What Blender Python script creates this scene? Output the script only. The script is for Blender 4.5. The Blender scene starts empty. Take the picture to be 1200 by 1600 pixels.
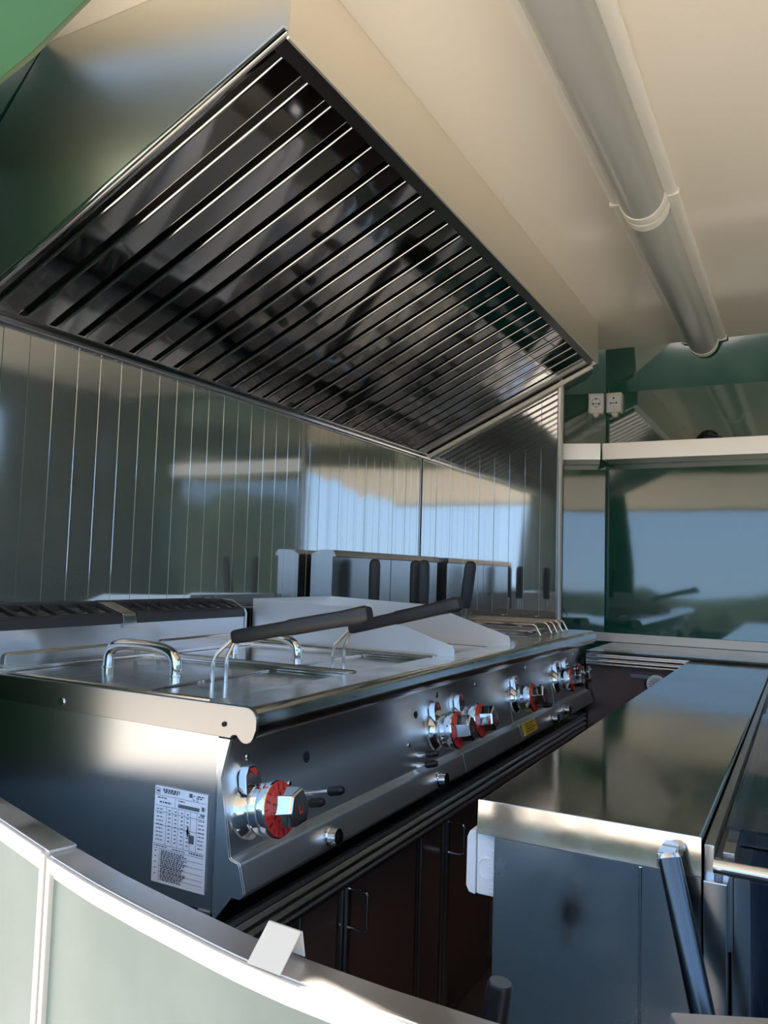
import bpy, bmesh, math, random
from mathutils import Vector, Matrix
random.seed(7)
SC = bpy.context.scene
COL = SC.collection

# ------------------------------------------------------------------ camera
CAM = Vector((1.40, -0.9015, 1.0949))
_y, _p, _r = math.radians(-28.0809), math.radians(4.212), math.radians(1.6759)
F = Vector((math.sin(_y)*math.cos(_p), math.cos(_y)*math.cos(_p), math.sin(_p)))
R0 = Vector((math.cos(_y), -math.sin(_y), 0)); U0 = R0.cross(F)
R = math.cos(_r)*R0 + math.sin(_r)*U0
U = -math.sin(_r)*R0 + math.cos(_r)*U0
cd = bpy.data.cameras.new('camera'); cam = bpy.data.objects.new('camera', cd); COL.objects.link(cam)
cd.sensor_width = 36; cd.lens = 1238.09*36/1600; cd.clip_start = .02; cd.clip_end = 500
cam.matrix_world = Matrix(((R.x, U.x, -F.x, CAM.x), (R.y, U.y, -F.y, CAM.y), (R.z, U.z, -F.z, CAM.z), (0, 0, 0, 1)))
SC.camera = cam

# ------------------------------------------------------------------ light
w = bpy.data.worlds.new('sky'); SC.world = w; w.use_nodes = True
nt = w.node_tree; bg = nt.nodes['Background']
SUN_EL, SUN_AZ = 56, 285          # azimuth clockwise from +Y: from the left of the trailer
# clear blue sky, the same in every direction: pale at the horizon, deeper blue overhead
tc = nt.nodes.new('ShaderNodeTexCoord'); sx = nt.nodes.new('ShaderNodeSeparateXYZ'); cr = nt.nodes.new('ShaderNodeValToRGB')
nt.links.new(tc.outputs['Generated'], sx.inputs[0]); nt.links.new(sx.outputs[2], cr.inputs[0]); nt.links.new(cr.outputs[0], bg.inputs[0])
cr.color_ramp.elements[0].position = 0; cr.color_ramp.elements[0].color = (.50, .76, 1.08, 1)
cr.color_ramp.elements[1].position = 1; cr.color_ramp.elements[1].color = (.22, .40, .78, 1)
e_ = cr.color_ramp.elements.new(.25); e_.color = (.36, .62, 1.06, 1)
bg.inputs[1].default_value = 1.15
sl = bpy.data.lights.new('sun', 'SUN'); sl.energy = 9.0; sl.angle = math.radians(.6); sl.color = (1, .93, .82)
so = bpy.data.objects.new('sun', sl); COL.objects.link(so)
_e, _a = math.radians(SUN_EL), math.radians(SUN_AZ)
so.rotation_euler = Vector((math.sin(_a)*math.cos(_e), math.cos(_a)*math.cos(_e), math.sin(_e))).to_track_quat('Z', 'Y').to_euler()
so.location = (0, -6, 8)
vs = SC.view_settings; vs.view_transform = 'Standard'; vs.look = 'None'; vs.gamma = 1; vs.use_curve_mapping = False
vs.exposure = 1.08
cy = SC.cycles
cy.max_bounces = 14; cy.glossy_bounces = 10; cy.diffuse_bounces = 5; cy.transmission_bounces = 8; cy.sample_clamp_indirect = 6
cy.caustics_reflective = True; cy.blur_glossy = .3
cy.use_denoising = True

# ------------------------------------------------------------------ materials
def mat(name, col, rough=.5, metal=0, **k):
    m = bpy.data.materials.new(name); m.use_nodes = True
    b = m.node_tree.nodes['Principled BSDF']
    b.inputs['Base Color'].default_value = (*col, 1); b.inputs['Roughness'].default_value = rough; b.inputs['Metallic'].default_value = metal
    for a, v in k.items(): b.inputs[a.replace('_', ' ')].default_value = v
    return m
def nodes(m):
    t = m.node_tree; return t, t.nodes['Principled BSDF']
def noise(t, scale, vec_scale=(1, 1, 1), detail=3):
    tc = t.nodes.new('ShaderNodeTexCoord'); mp = t.nodes.new('ShaderNodeMapping'); mp.inputs['Scale'].default_value = vec_scale
    n = t.nodes.new('ShaderNodeTexNoise'); n.inputs['Scale'].default_value = scale; n.inputs['Detail'].default_value = detail
    t.links.new(tc.outputs['Object'], mp.inputs[0]); t.links.new(mp.outputs[0], n.inputs[0]); return n
def bump(m, scale, vec_scale=(1, 1, 1), strength=.1, dist=.001, detail=3, prev=None):
    t, b = nodes(m); n = noise(t, scale, vec_scale, detail)
    bp = t.nodes.new('ShaderNodeBump'); bp.inputs['Strength'].default_value = strength; bp.inputs['Distance'].default_value = dist
    t.links.new(n.outputs[0], bp.inputs['Height'])
    if prev: t.links.new(prev.outputs[0], bp.inputs['Normal'])
    t.links.new(bp.outputs[0], b.inputs['Normal']); return bp
def vary_rough(m, scale, lo, hi, vec_scale=(1, 1, 1)):
    t, b = nodes(m); n = noise(t, scale, vec_scale, 5)
    r = t.nodes.new('ShaderNodeMapRange'); r.inputs['To Min'].default_value = lo; r.inputs['To Max'].default_value = hi
    r.inputs['From Min'].default_value = .3; r.inputs['From Max'].default_value = .7
    t.links.new(n.outputs[0], r.inputs[0]); t.links.new(r.outputs[0], b.inputs['Roughness'])
def vary_col(m, scale, c1, c2, vec_scale=(1, 1, 1), lo=.35, hi=.65):
    t, b = nodes(m); n = noise(t, scale, vec_scale, 5)
    r = t.nodes.new('ShaderNodeMapRange'); r.inputs['From Min'].default_value = lo; r.inputs['From Max'].default_value = hi
    mx = t.nodes.new('ShaderNodeMix'); mx.data_type = 'RGBA'; mx.inputs[6].default_value = (*c1, 1); mx.inputs[7].default_value = (*c2, 1)
    t.links.new(n.outputs[0], r.inputs[0]); t.links.new(r.outputs[0], mx.inputs[0]); t.links.new(mx.outputs[2], b.inputs['Base Color'])

S = (.60, .60, .61)
M = {}
M['wall_steel'] = mat('polished_wall_steel', (.72, .73, .73), .07, 1); vary_rough(M['wall_steel'], 3, .04, .10, (1, 1, .5)); bump(M['wall_steel'], 5, (1, 1, .22), .10, .004, 1)
def haze(m, rough, fac, col):
    t, b = nodes(m); b2 = t.nodes.new('ShaderNodeBsdfPrincipled'); b2.inputs['Metallic'].default_value = .6; b2.inputs['Roughness'].default_value = rough; b2.inputs['Base Color'].default_value = (*col, 1)
    mx = t.nodes.new('ShaderNodeMixShader'); mx.inputs[0].default_value = fac; o = t.nodes['Material Output']
    t.links.new(b.outputs[0], mx.inputs[1]); t.links.new(b2.outputs[0], mx.inputs[2]); t.links.new(mx.outputs[0], o.inputs[0])
haze(M['wall_steel'], .5, .20, (.70, .71, .71))
M['clear_steel'] = mat('mirror_wall_steel', (.60, .60, .59), .05, 1); vary_rough(M['clear_steel'], 3, .03, .08, (1, 1, .5)); bump(M['clear_steel'], 4, (1, 1, .3), .14, .004, 1); haze(M['clear_steel'], .4, .08, (.7, .7, .7))
M['steel'] = mat('satin_steel', S, .22, 1); bump(M['steel'], 60, (1, .05, 1), .05, .0004); 
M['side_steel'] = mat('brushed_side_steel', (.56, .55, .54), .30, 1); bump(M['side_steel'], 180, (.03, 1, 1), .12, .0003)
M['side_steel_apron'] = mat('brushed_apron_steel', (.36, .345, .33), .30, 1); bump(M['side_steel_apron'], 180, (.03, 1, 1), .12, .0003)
M['hood_steel'] = mat('brushed_hood_steel', (.80, .79, .74), .36, 1); bump(M['hood_steel'], 240, (.75, 1, 1), .10, .0005)
M['fascia_steel'] = mat('fascia_steel', (.93, .88, .79), .48, 1)
M['deck_steel'] = mat('deck_steel', (.74, .75, .76), .16, 1); vary_rough(M['deck_steel'], 14, .10, .24)
M['panel_steel'] = mat('control_panel_steel', (.70, .72, .72), .34, 1)
M['counter_steel'] = mat('smeared_counter_steel', (.60, .60, .60), .1, 1); vary_rough(M['counter_steel'], 9, .05, .13, (1, .6, 1)); vary_col(M['counter_steel'], 6, (.62, .62, .62), (.50, .49, .46), (1, .6, 1), .45, .7)
M['sheet_steel'] = mat('wavy_sheet_steel', (.66, .66, .66), .14, 1); vary_rough(M['sheet_steel'], 10, .08, .3); bump(M['sheet_steel'], 9, (1, 1, .4), .12, .003, 1)
M['baffle_steel'] = mat('baffle_mirror_steel', (.42, .41, .41), .06, 1)
M['guard_steel'] = mat('guard_steel', (.84, .85, .87), .45, 1)
M['lip_steel'] = mat('warm_lip_steel', (.88, .82, .74), .38, 1); bump(M['lip_steel'], 90, (.03, 1, 1), .15, .0005)
M['cap_steel'] = mat('cap_steel', (.74, .70, .67), .26, 1); vary_rough(M['cap_steel'], 12, .32, .52)
M['flue_steel'] = mat('dull_flue_steel', (.36, .36, .37), .24, 1)
M['apron_steel'] = mat('bright_apron_steel', (.66, .64, .61), .10, 1); vary_rough(M['apron_steel'], 16, .06, .2)
M['prop_steel'] = mat('black_prop_steel', (.10, .11, .12), .22, 1)
M['chrome'] = mat('chrome', (.75, .76, .78), .07, 1)
M['wire'] = mat('steel_wire', (.66, .64, .60), .18, 1)
M['dark_steel'] = mat('dark_steel', (.20, .20, .21), .3, 1)
M['green'] = mat('green_laminate', (.012, .080, .052), .05, 0, IOR=2.1); bump(M['green'], 6, (1, 1, 1), .06, .002, 2)
M['green_out'] = mat('pale_green_laminate', (.19, .25, .215), .35, 0); vary_col(M['green_out'], 8, (.185, .24, .21), (.155, .205, .18))
M['green_lit'] = mat('lit_green_laminate', (.075, .20, .115), .3, 0)  # the wall green lightened to look brightly lit
M['olive_lit'] = mat('lit_olive_laminate', (.115, .155, .095), .3, 0)  # header green lightened to give a bright reflection in the hood
M['cream'] = mat('cream_laminate', (.86, .78, .66), .12, 0, IOR=1.5)
M['lid_cream'] = mat('hatch_cream', (.66, .60, .50), .3, 0)
M['white_trim'] = mat('white_trim', (.68, .63, .55), .35, 0)
M['brown'] = mat('brown_laminate', (.13, .085, .075), .25, 0)
M['floor'] = mat('brown_floor', (.10, .07, .06), .45, 0); vary_rough(M['floor'], 12, .35, .6)
M['black'] = mat('black_plastic', (.012, .012, .014), .38, 0); bump(M['black'], 300, (1, 1, 1), .06, .0004)
M['iron'] = mat('black_cast_iron', (.030, .032, .036), .5, 0); bump(M['iron'], 250, (1, 1, 1), .15, .0005)
M['hole'] = mat('dark_void', (.006, .006, .007), .8, 0)
M['white'] = mat('white_plastic', (.78, .79, .80), .35, 0)
M['ivory'] = mat('ivory_plastic', (.74, .70, .62), .35, 0)
M['red'] = mat('red_dial_print', (.62, .035, .025), .4, 0)
M['mark'] = mat('dark_print', (.05, .015, .015), .5, 0)
M['ink'] = mat('grey_ink', (.10, .11, .13), .6, 0)
M['paper'] = mat('label_paper', (.78, .83, .92), .35, 0)
M['yellow'] = mat('yellow_label', (.62, .42, .03), .5, 0)
M['lamp_base'] = mat('lamp_housing', (.80, .76, .68), .35, 0)
M['lens'] = mat('frosted_diffuser', (.38, .38, .35), .22, 0, IOR=1.5); 
M['glass'] = mat('sky_tint_acrylic', (.55, .68, .92), .03, 0, IOR=1.49, Transmission_Weight=1.0)  # blue of the reflected sky put into clear acrylic
M['blue'] = mat('blue_plastic', (.10, .14, .35), .4, 0)
M['inner_sky_tint'] = mat('sky_tint_inner_laminate', (.28, .46, .62), .4, 0)  # blue skylight put into the laminate colour, for the end sheet to mirror
M['concrete'] = mat('pale_concrete', (.58, .50, .40), .9, 0); vary_col(M['concrete'], .8, (.62, .53, .42), (.50, .44, .35))
M['hedge'] = mat('hedge_leaves', (.045, .065, .05), .8, 0); vary_col(M['hedge'], 2.5, (.055, .08, .055), (.02, .032, .028))
M['house'] = mat('plaster', (.62, .54, .43), .9, 0)

# ------------------------------------------------------------------ helpers
class MB:
    def __init__(s): s.v = []; s.f = []
    def add(s, vs_, fs_):
        n = len(s.v); s.v += [tuple(x) for x in vs_]; s.f += [tuple(i+n for i in f) for f in fs_]; return s
    def box(s, x0, x1, y0, y1, z0, z1):
        return s.add([(x0,y0,z0),(x1,y0,z0),(x1,y1,z0),(x0,y1,z0),(x0,y0,z1),(x1,y0,z1),(x1,y1,z1),(x0,y1,z1)],
                     [(0,3,2,1),(4,5,6,7),(0,1,5,4),(1,2,6,5),(2,3,7,6),(3,0,4,7)])
    def prism(s, poly, axis, a, b):
        """closed polygon in the two other axes (order: y -> (x,z), x -> (y,z), z -> (x,y)) swept from a to b"""
        def P(q, t): return {'y': (q[0], t, q[1]), 'x': (t, q[0], q[1]), 'z': (q[0], q[1], t)}[axis]
        n = len(poly); vs_ = [P(q, a) for q in poly]+[P(q, b) for q in poly]
        fs_ = [(i, (i+1) % n, (i+1) % n+n, i+n) for i in range(n)]+[tuple(range(n-1, -1, -1)), tuple(range(n, 2*n))]
        return s.add(vs_, fs_)
    def strip(s, pts, h0, h1, th, side=1):
        """upright wall following a plan path, thickness th to one side"""
        pts = [Vector(p) for p in pts]; off = []
        for i, p in enumerate(pts):
            d = (pts[min(i+1, len(pts)-1)]-pts[max(i-1, 0)]).normalized(); off.append(p+Vector((d.y, -d.x))*th*side)
        vs_ = []; fs_ = []
        for p, q in zip(pts, off): vs_ += [(p.x,p.y,h0),(q.x,q.y,h0),(q.x,q.y,h1),(p.x,p.y,h1)]
        for i in range(len(pts)-1):
            a = 4*i; b = a+4
            for k in range(4): fs_.append((a+k, a+(k+1) % 4, b+(k+1) % 4, b+k))
        e = 4*(len(pts)-1); fs_ += [(3,2,1,0), (e,e+1,e+2,e+3)]
        return s.add(vs_, fs_)
    def tube(s, path, r, seg=10):
        path = [Vector(p) for p in path]; n = len(path); vs_ = []; fs_ = []
        rr = r if isinstance(r, (list, tuple)) else [r]*n
        T = [(path[min(i+1, n-1)]-path[max(i-1, 0)]).normalized() for i in range(n)]
        up = Vector((0, 0, 1)) if abs(T[0].z) < .9 else Vector((1, 0, 0))
        N = (up-T[0]*up.dot(T[0])).normalized()
        for i in range(n):
            N = (N-T[i]*N.dot(T[i])).normalized(); B = T[i].cross(N)
            for k in range(seg):
                a = 2*math.pi*k/seg; vs_.append(path[i]+(N*math.cos(a)+B*math.sin(a))*rr[i])
        for i in range(n-1):
            for k in range(seg): fs_.append((i*seg+k, i*seg+(k+1) % seg, (i+1)*seg+(k+1) % seg, (i+1)*seg+k))
        fs_ += [tuple(range(seg-1, -1, -1)), tuple(range((n-1)*seg, n*seg))]
        return s.add(vs_, fs_)
    def lathe(s, prof, o, ax, seg=24, hole=False):
        """prof: (distance along axis, radius)"""
        o = Vector(o); ax = Vector(ax).normalized(); N = ax.orthogonal().normalized(); B = ax.cross(N); vs_ = []; fs_ = []; n = len(prof)
        for d, r in prof:
            for k in range(seg):
                a = 2*math.pi*k/seg; vs_.append(o+ax*d+(N*math.cos(a)+B*math.sin(a))*r)
        for i in range(n-1):
            for k in range(seg): fs_.append((i*seg+k, i*seg+(k+1) % seg, (i+1)*seg+(k+1) % seg, (i+1)*seg+k))
        if hole:
            for k in range(seg): fs_.append(((n-1)*seg+k, (n-1)*seg+(k+1) % seg, (k+1) % seg, k))
        else: fs_ += [tuple(range(seg-1, -1, -1)), tuple(range((n-1)*seg, n*seg))]
        return s.add(vs_, fs_)
    def build(s, name, m, parent=None, bevel=0, seg=2, angle=35, label=None, loc=None):
        o_ = Vector(loc) if loc else Vector()
        p = parent
        base = Vector()
        while p: base += p.location; p = p.parent
        me = bpy.data.meshes.new(name)
        me.from_pydata([tuple(Vector(v)-base-o_) for v in s.v], [], s.f)
        bm = bmesh.new(); bm.from_mesh(me)
        bmesh.ops.recalc_face_normals(bm, faces=bm.faces)
        if bevel:
            es = [e for e in bm.edges if len(e.link_faces) == 2 and e.calc_face_angle(0) > .5]
            bmesh.ops.bevel(bm, geom=es, offset=bevel, segments=seg, profile=.5, affect='EDGES', clamp_overlap=True)
        bm.to_mesh(me); bm.free()
        me.polygons.foreach_set('use_smooth', [True]*len(me.polygons)); me.set_sharp_from_angle(angle=math.radians(angle))
        me.materials.append(m)
        o = bpy.data.objects.new(name, me); COL.objects.link(o); o.parent = parent; o.location = o_
        if len(me.polygons) > 1:
            wn = o.modifiers.new('even_shading', 'WEIGHTED_NORMAL'); wn.keep_sharp = True; wn.weight = 90
        if label: o['label'] = label
        return o
def thing(name, label, cat, loc=(0, 0, 0), group=None):
    o = bpy.data.objects.new(name, None); COL.objects.link(o); o.location = loc; o.empty_display_size = .05
    o['label'] = label; o['category'] = cat
    if group: o['group'] = group
    return o
def tag(o, label, cat, group=None):
    o['label'] = label; o['category'] = cat
    if group: o['group'] = group
    return o
def struct(o, label=None):
    o['kind'] = 'structure'
    if label: o['label'] = label
    return o
def structroot(name, loc=(0, 0, 0), label=None):
    o = bpy.data.objects.new(name, None); COL.objects.link(o); o.location = loc; o.empty_display_size = .05; return struct(o, label)
def copy_tree(o, parent=None):
    c = o.copy(); COL.objects.link(c); c.parent = parent
    for ch in list(o.children): copy_tree(ch, c)
    return c
def arc(c, r, a0, a1, n, ax1, ax2):
    c = Vector(c); ax1 = Vector(ax1); ax2 = Vector(ax2)
    return [c+ax1*r*math.cos(math.radians(a0+(a1-a0)*i/n))+ax2*r*math.sin(math.radians(a0+(a1-a0)*i/n)) for i in range(n+1)]
def round_path(pts, r, n=4):
    """polyline with rounded corners"""
    pts = [Vector(p) for p in pts]; out = [pts[0]]
    for i in range(1, len(pts)-1):
        a, b, c = pts[i-1], pts[i], pts[i+1]; d1 = (a-b).normalized(); d2 = (c-b).normalized()
        k = min(r, (a-b).length*.45, (c-b).length*.45); p, q = b+d1*k, b+d2*k
        for j in range(n+1):
            t = j/n; out.append(p*(1-t)**2+b*2*t*(1-t)+q*t*t)
    return out+[pts[-1]]

# ------------------------------------------------------------------ setting
ZC, ZK = 2.047, 1.868           # ceiling, foot of the chamfer
T15 = math.tan(math.radians(15))
YF, XC1, XC2, XR = 2.45, .66, 2.279, 2.28
struct(MB().box(-30, 30, -60, 30, -.62, -.55).build('ground', M['concrete']), 'pale concrete yard outside the trailer')
struct(MB().prism([(0, -.05), (.9, -.30), (1.3, -.28), (2.28, 0), (2.28, 2.47), (.66, 2.47), (0, 2.3)], 'z', -.08, 0).build('floor', M['floor']), 'dark brown trailer floor')
struct(MB().prism([(.15, -.06), (.95, -.22), (1.35, -.22), (2.13, 0), (2.13, 2.425), (.66, 2.425), (.15, 2.27)], 'z', ZC, ZC+.04).build('ceiling', M['cream']), 'glossy cream ceiling panel')
# far wall: middle sheet and the left and right sheets turned fifteen degrees, each with its inclined top band
def wall_sheet(name, p, q, n_in, label, top=.05, z0=0, tc=(0, 0), mt='green'):
    """upright sheet p-q with a leaning band on top; n_in points into the room"""
    n_in = Vector(n_in).normalized(); p = Vector(p); q = Vector(q); o = -n_in*.02
    r = structroot(name, (0, 0, 0), label)
    a = [(p.x, p.y), (q.x, q.y), (q.x+o.x, q.y+o.y), (p.x+o.x, p.y+o.y)]
    MB().prism(a, 'z', z0, ZK).build('wall_panel', M[mt], r)
    lean = n_in*top
    d = (q-p).normalized(); p2, q2 = p+lean+d*tc[0], q+lean-d*tc[1]
    m = MB(); o2 = Vector((o.x, o.y))
    m.add([(p.x,p.y,ZK),(q.x,q.y,ZK),(q2.x,q2.y,ZC+.002),(p2.x,p2.y,ZC+.002),
           (p.x+o.x,p.y+o.y,ZK),(q.x+o.x,q.y+o.y,ZK),(q2.x+o.x,q2.y+o.y,ZC+.012),(p2.x+o.x,p2.y+o.y,ZC+.012)],
          [(0,1,2,3),(7,6,5,4),(0,4,5,1),(1,5,6,2),(2,6,7,3),(3,7,4,0)])
    m.build('top_band', M[mt], r); return r
yl = YF-XC1*T15; yr = YF-(XR-XC2)*T15
wf = wall_sheet('wall_far', (XC1, YF), (XC2, YF), (0, -1), 'glossy dark green end wall behind the shelf', .035)
wall_sheet('wall_far_left', (0, yl), (XC1, YF), (math.sin(math.radians(15)), -1), 'dark green wall sheet turned towards the hood', .035)
wall_sheet('wall_right', (XR, yr), (XR, 1.72), (-1, 0), 'green side wall opposite the cookers', .17)
struct(MB().box(XR, XR+.02, 0, 1.72, 0, .84).build('wall_right_low', M['green']), 'low green wall under the added side opening')  # side opening is guessed, added unseen to let daylight onto the ceiling
struct(MB().prism([(XR, ZK), (XR+.02, ZK), (XR-.15, ZC+.012), (XR-.17, ZC+.002)], 'y', 0, 1.72).build('trim_2', M['green']), 'green header band over the added side opening')
sh = thing('added_side_hatch', 'added cream lined hatch lid propped open over the added side opening', 'hatch', (XR+.05, .85, 1.87))
MB().prism([(XR+.025, 1.870), (XR+1.25, 1.96), (XR+1.25, 1.985), (XR+.025, 1.895)], 'y', .02, 1.70).build('lid_panel', M['lid_cream'], sh)
MB().prism([(XR+.025, 1.897), (XR+1.28, 1.988), (XR+1.28, 2.01), (XR+.025, 1.92)], 'y', .0, 1.72).build('lid_skin', M['green_out'], sh)
# left wall: green sheet with chamfer, faced with narrow polished steel panels
wl = wall_sheet('wall_left', (-.012, -.15), (-.012, yl), (1, 0), 'left side wall faced with upright polished steel panels', .18)
PITCH = .0617
def wall_plank(name, ax, parent, wdt, z0, z1, loc):
    m = MB(); t = .004; b = .0022; n = 6; W = wdt-.0004
    prof = [(-W/2, -t), (-W/2, -.0006), (-W/2+.0006, 0), (W/2-.0006, 0), (W/2, -.0006), (W/2, -t)]
    if ax == 'y': poly = [(q[1], q[0]) for q in prof]
    else: poly = [(q[0], -q[1]) for q in prof]
    poly = [(p[0]+loc[0], p[1]+loc[1]) for p in poly]
    m.prism(poly, 'z', z0, z1); return m.build(name, M['wall_steel'], parent, loc=loc, angle=20)
pl = wall_plank('steel_panel', 'y', wl, PITCH, .55, 1.60, (-.0035, .0405+PITCH/2, 0))
n_pl = 33
base_y = pl.location.y
for i in range(-1, n_pl):
    o = pl if i == 0 else pl.copy()
    if i: COL.objects.link(o)
    o.location = (-.0035+random.uniform(-.0004, .0004), base_y+PITCH*i, 0)
    if i == 18:
        clear_mesh = pl.data.copy(); clear_mesh.materials[0] = M['clear_steel']
    if i >= 18: o.data = clear_mesh
    o.rotation_euler.z = math.radians(random.gauss(0, .16))
# near wall: left upright green sheet beside the opening
nl = structroot('wall_near_left', (0, 0, 0), 'green end sheet at the left of the rear opening')
m = MB(); pa, pb, pc = (-.012, -.032), (.300, -.128), (.215, -.103)
m.add([(pa[0], pa[1], .70), (pb[0], pb[1], .70), (pb[0], pb[1], 1.15), (pc[0], pc[1], 1.868), (pa[0], pa[1], 1.868)]+[(pa[0], pa[1]-.02, .70), (pb[0], pb[1]-.02, .70), (pb[0], pb[1]-.02, 1.15), (pc[0], pc[1]-.02, 1.868), (pa[0], pa[1]-.02, 1.868)],
      [(0,1,2,3,4), (9,8,7,6,5)]+[(i, (i+1) % 5, (i+1) % 5+5, i+5) for i in range(5)])
m.build('wall_panel', M['green_lit'], nl)
wall_sheet('wall_near_right', (2.28, 0.02), (1.95, -.07), (-.29, 1), 'green end sheet at the right of the rear opening', .06, 0)
m = MB(); pin = [(-.03, -.045), (.19, -.100), (.36, -.135), (.9, -.285), (1.2, -.285), (1.95, -.07)]
m.strip(pin, ZK, ZC+.01, .02, 1); struct(m.build('trim_1', M['olive_lit']), 'green header band over the rear opening')

# ------------------------------------------------------------------ raised hatch over the opening
hl = thing('hatch_lid', 'cream lined hatch lid propped open above the rear opening', 'hatch', (1.1, -.30, 1.87))
def lidz(y): return 1.868+(y+.10)*.10
hp = [(-.45, -.235), (.19, -.245), (.36, -.255), (.9, -.285), (1.2, -.285), (1.95, -.07), (2.05, -.04)]
struct(MB().prism([(-.02, -.04), (.19, -.11), (.36, -.145), (.9, -.287), (.36, -.27), (.19, -.26), (-.02, -.255)], 'z', 1.866, 1.872).build('trim_3', M['green_lit']), 'soffit strip added to close the top left corner, in lightened green')  # added filler below the header; its green imitates bright light
def lid_slab(name, mt_, dz, th, yo, grow):
    m = MB(); n = len(hp)
    lo = [(x, y-.012, lidz(y)+dz) for x, y in hp]+[(2.05+grow, yo, lidz(yo)+dz), (-.45-grow, yo, lidz(yo)+dz)]
    n = len(lo); m.add(lo+[(x, y, z+th) for x, y, z in lo], [tuple(range(n)), tuple(range(2*n-1, n-1, -1))]+[(i, (i+1) % n, (i+1) % n+n, i+n) for i in range(n)])
    m.build(name, M[mt_], hl)
lid_slab('lid_panel', 'lid_cream', 0, .024, -1.60, 0); lid_slab('lid_skin', 'green_out', .025, .02, -1.64, .03)
MB().box(-.48, 2.08, -1.66, -1.64, lidz(-1.64)-.02, lidz(-1.64)+.045).build('lid_edge', M['white_trim'], hl)

# ------------------------------------------------------------------ polished partition at the end of the cookers
pt = structroot('wall_partition', (0, 2.05, 0), 'upright polished steel panels at the far end of the cookers')
MB().box(0, .575, 2.054, 2.058, .80, 1.86).build('backing_sheet', M['steel'], pt)
q0 = None; PW = .0625
for i in range(9):
    x = .004+PW*(i+.5)
    zt = 1.577+(1.901-1.577)*(x+PW/2)/.71-.006 if x > .02 else 1.57
    zt = min(zt, 1.577+(1.901-1.577)*(x-PW/2)/.71+.012)
    mm = MB(); W = PW-.0006
    prof = [(-W/2, .004), (-W/2, .0006), (-W/2+.0006, 0), (W/2-.0006, 0), (W/2, .0006), (W/2, .004)]
    mm.prism([(p[0]+x, p[1]+2.0495) for p in prof], 'z', .90, zt)
    o = mm.build('steel_panel', M['clear_steel'], pt, loc=(x, .0, 0), angle=20)
    o.rotation_euler.z = math.radians(random.gauss(0, .2))
MB().box(.570, .580, 2.040, 2.056, .90, 1.838).build('edge_trim', M['steel'], pt, .001)
MB().box(.581, .587, 2.036, 2.06, .90, 1.842).build('corner_bead', M['white_trim'], pt, .001, label='thin pale corner bead')

# ------------------------------------------------------------------ extractor hood
HS = (1.901-1.577)/.69
def hz(x): return 1.577+(x-.02)*HS
hd = thing('extractor_hood', 'large stainless extractor hood with slanted baffles above the cookers', 'hood', (.36, 1.04, 1.577))
ch = (.012, ZK-.01), (.165, ZC-.006)
poly = [(.004, 1.567), (.717, 1.897), (.717, ZC-.001), (.167, ZC-.001), (.004, ZK+.005)]
MB().prism(poly, 'y', .026, .030).build('end_panel', M['hood_steel'], hd, label='near end sheet with green reflections')
MB().prism(poly, 'y', 2.052, 2.056).build('end_panel', M['steel'], hd)
MB().box(.712, .717, .030, 2.052, 1.893, ZC-.001).build('fascia', M['fascia_steel'], hd, .001)
sl_dir = Vector((.69, 0, 1.901-1.577)).normalized(); nrm = Vector((sl_dir.z, 0, -sl_dir.x))   # points down and out
def slab(x0, x1, y0, y1, t, off=0.0, mb=None):
    """box lying along the slanted underside between x0..x1, y0..y1, thickness t upward"""
    m_ = mb or MB(); a = Vector((x0, 0, hz(x0)))+nrm*(-off); b = Vector((x1, 0, hz(x1)))+nrm*(-off); up = -nrm*t
    v = [a, b, b+up, a+up]
    m_.prism([(q.x, q.z) for q in v], 'y', y0, y1); return m_
slab(.684, .7115, .031, 2.05, .012).build('front_frame', M['dark_steel'], hd, .001)
slab(.024, .684, .031, .0435, .010).build('near_frame', M['baffle_steel'], hd, .001)
slab(.006, .026, .031, 2.05, .012).build('back_frame', M['baffle_steel'], hd, .001)
slab(.026, .684, 1.948, 1.978, .012).build('far_frame', M['steel'], hd, .001)
slab(.026, .684, 1.984, 2.03, .014).build('far_frame', M['steel'], hd, .001)
slab(.004, .717, .018, .0262, .010, -.004).build('near_edge_fold', M['chrome'], hd, .003)
slab(.026, .69, .031, 2.05, .006, .085).build('filter_backing', M['dark_steel'], hd)
m = MB()
m.tube([(.012, .03, 1.566), (.012, 2.05, 1.566)], .006, 8); m.build('drip_rail', M['steel'], hd)
m = MB(); a = Vector((.03, 2.036, hz(.03)-.016)); b = Vector((.70, 2.036, hz(.70)-.016)); m.tube([a, b], .009, 8); m.build('far_rail', M['white_trim'], hd)
# one baffle: folded plate with a rounded lip on the near edge
prof = [(.000, .026), (.000, .005)]+[(.005-.005*math.cos(math.radians(t)), .005-.005*math.sin(math.radians(t))) for t in (15, 30, 45, 60, 75, 90)]+[(.0056, 0), (.0504, 0), (.051, 0), (.0535, .0012), (.0535, .0022), (.051, .0012), (.0504, .0012), (.006, .0012), (.0018, .004), (.0012, .0065), (.0012, .026)]
vs_ = []
A = Vector((.026, 0, hz(.026))); B = Vector((.686, 0, hz(.686)))
for E_ in (A, B):
    for (yy, nn) in prof: vs_.append(tuple(E_+Vector((0, yy, 0))-nrm*nn))
n = len(prof); fs_ = [(i, (i+1) % n, (i+1) % n+n, i+n) for i in range(n)]+[tuple(range(n-1, -1, -1)), tuple(range(n, 2*n))]
bf = MB().add(vs_, fs_).build('baffle', M['baffle_steel'], hd, angle=18)
y0 = bf.location.copy(); hd_y = hd.location.y
for i in range(26):
    o = bf if i == 0 else bf.copy()
    if i: COL.objects.link(o)
    o.location = (0, .0575+.0727*i, 0)
    o.rotation_euler.y = 0
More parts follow.
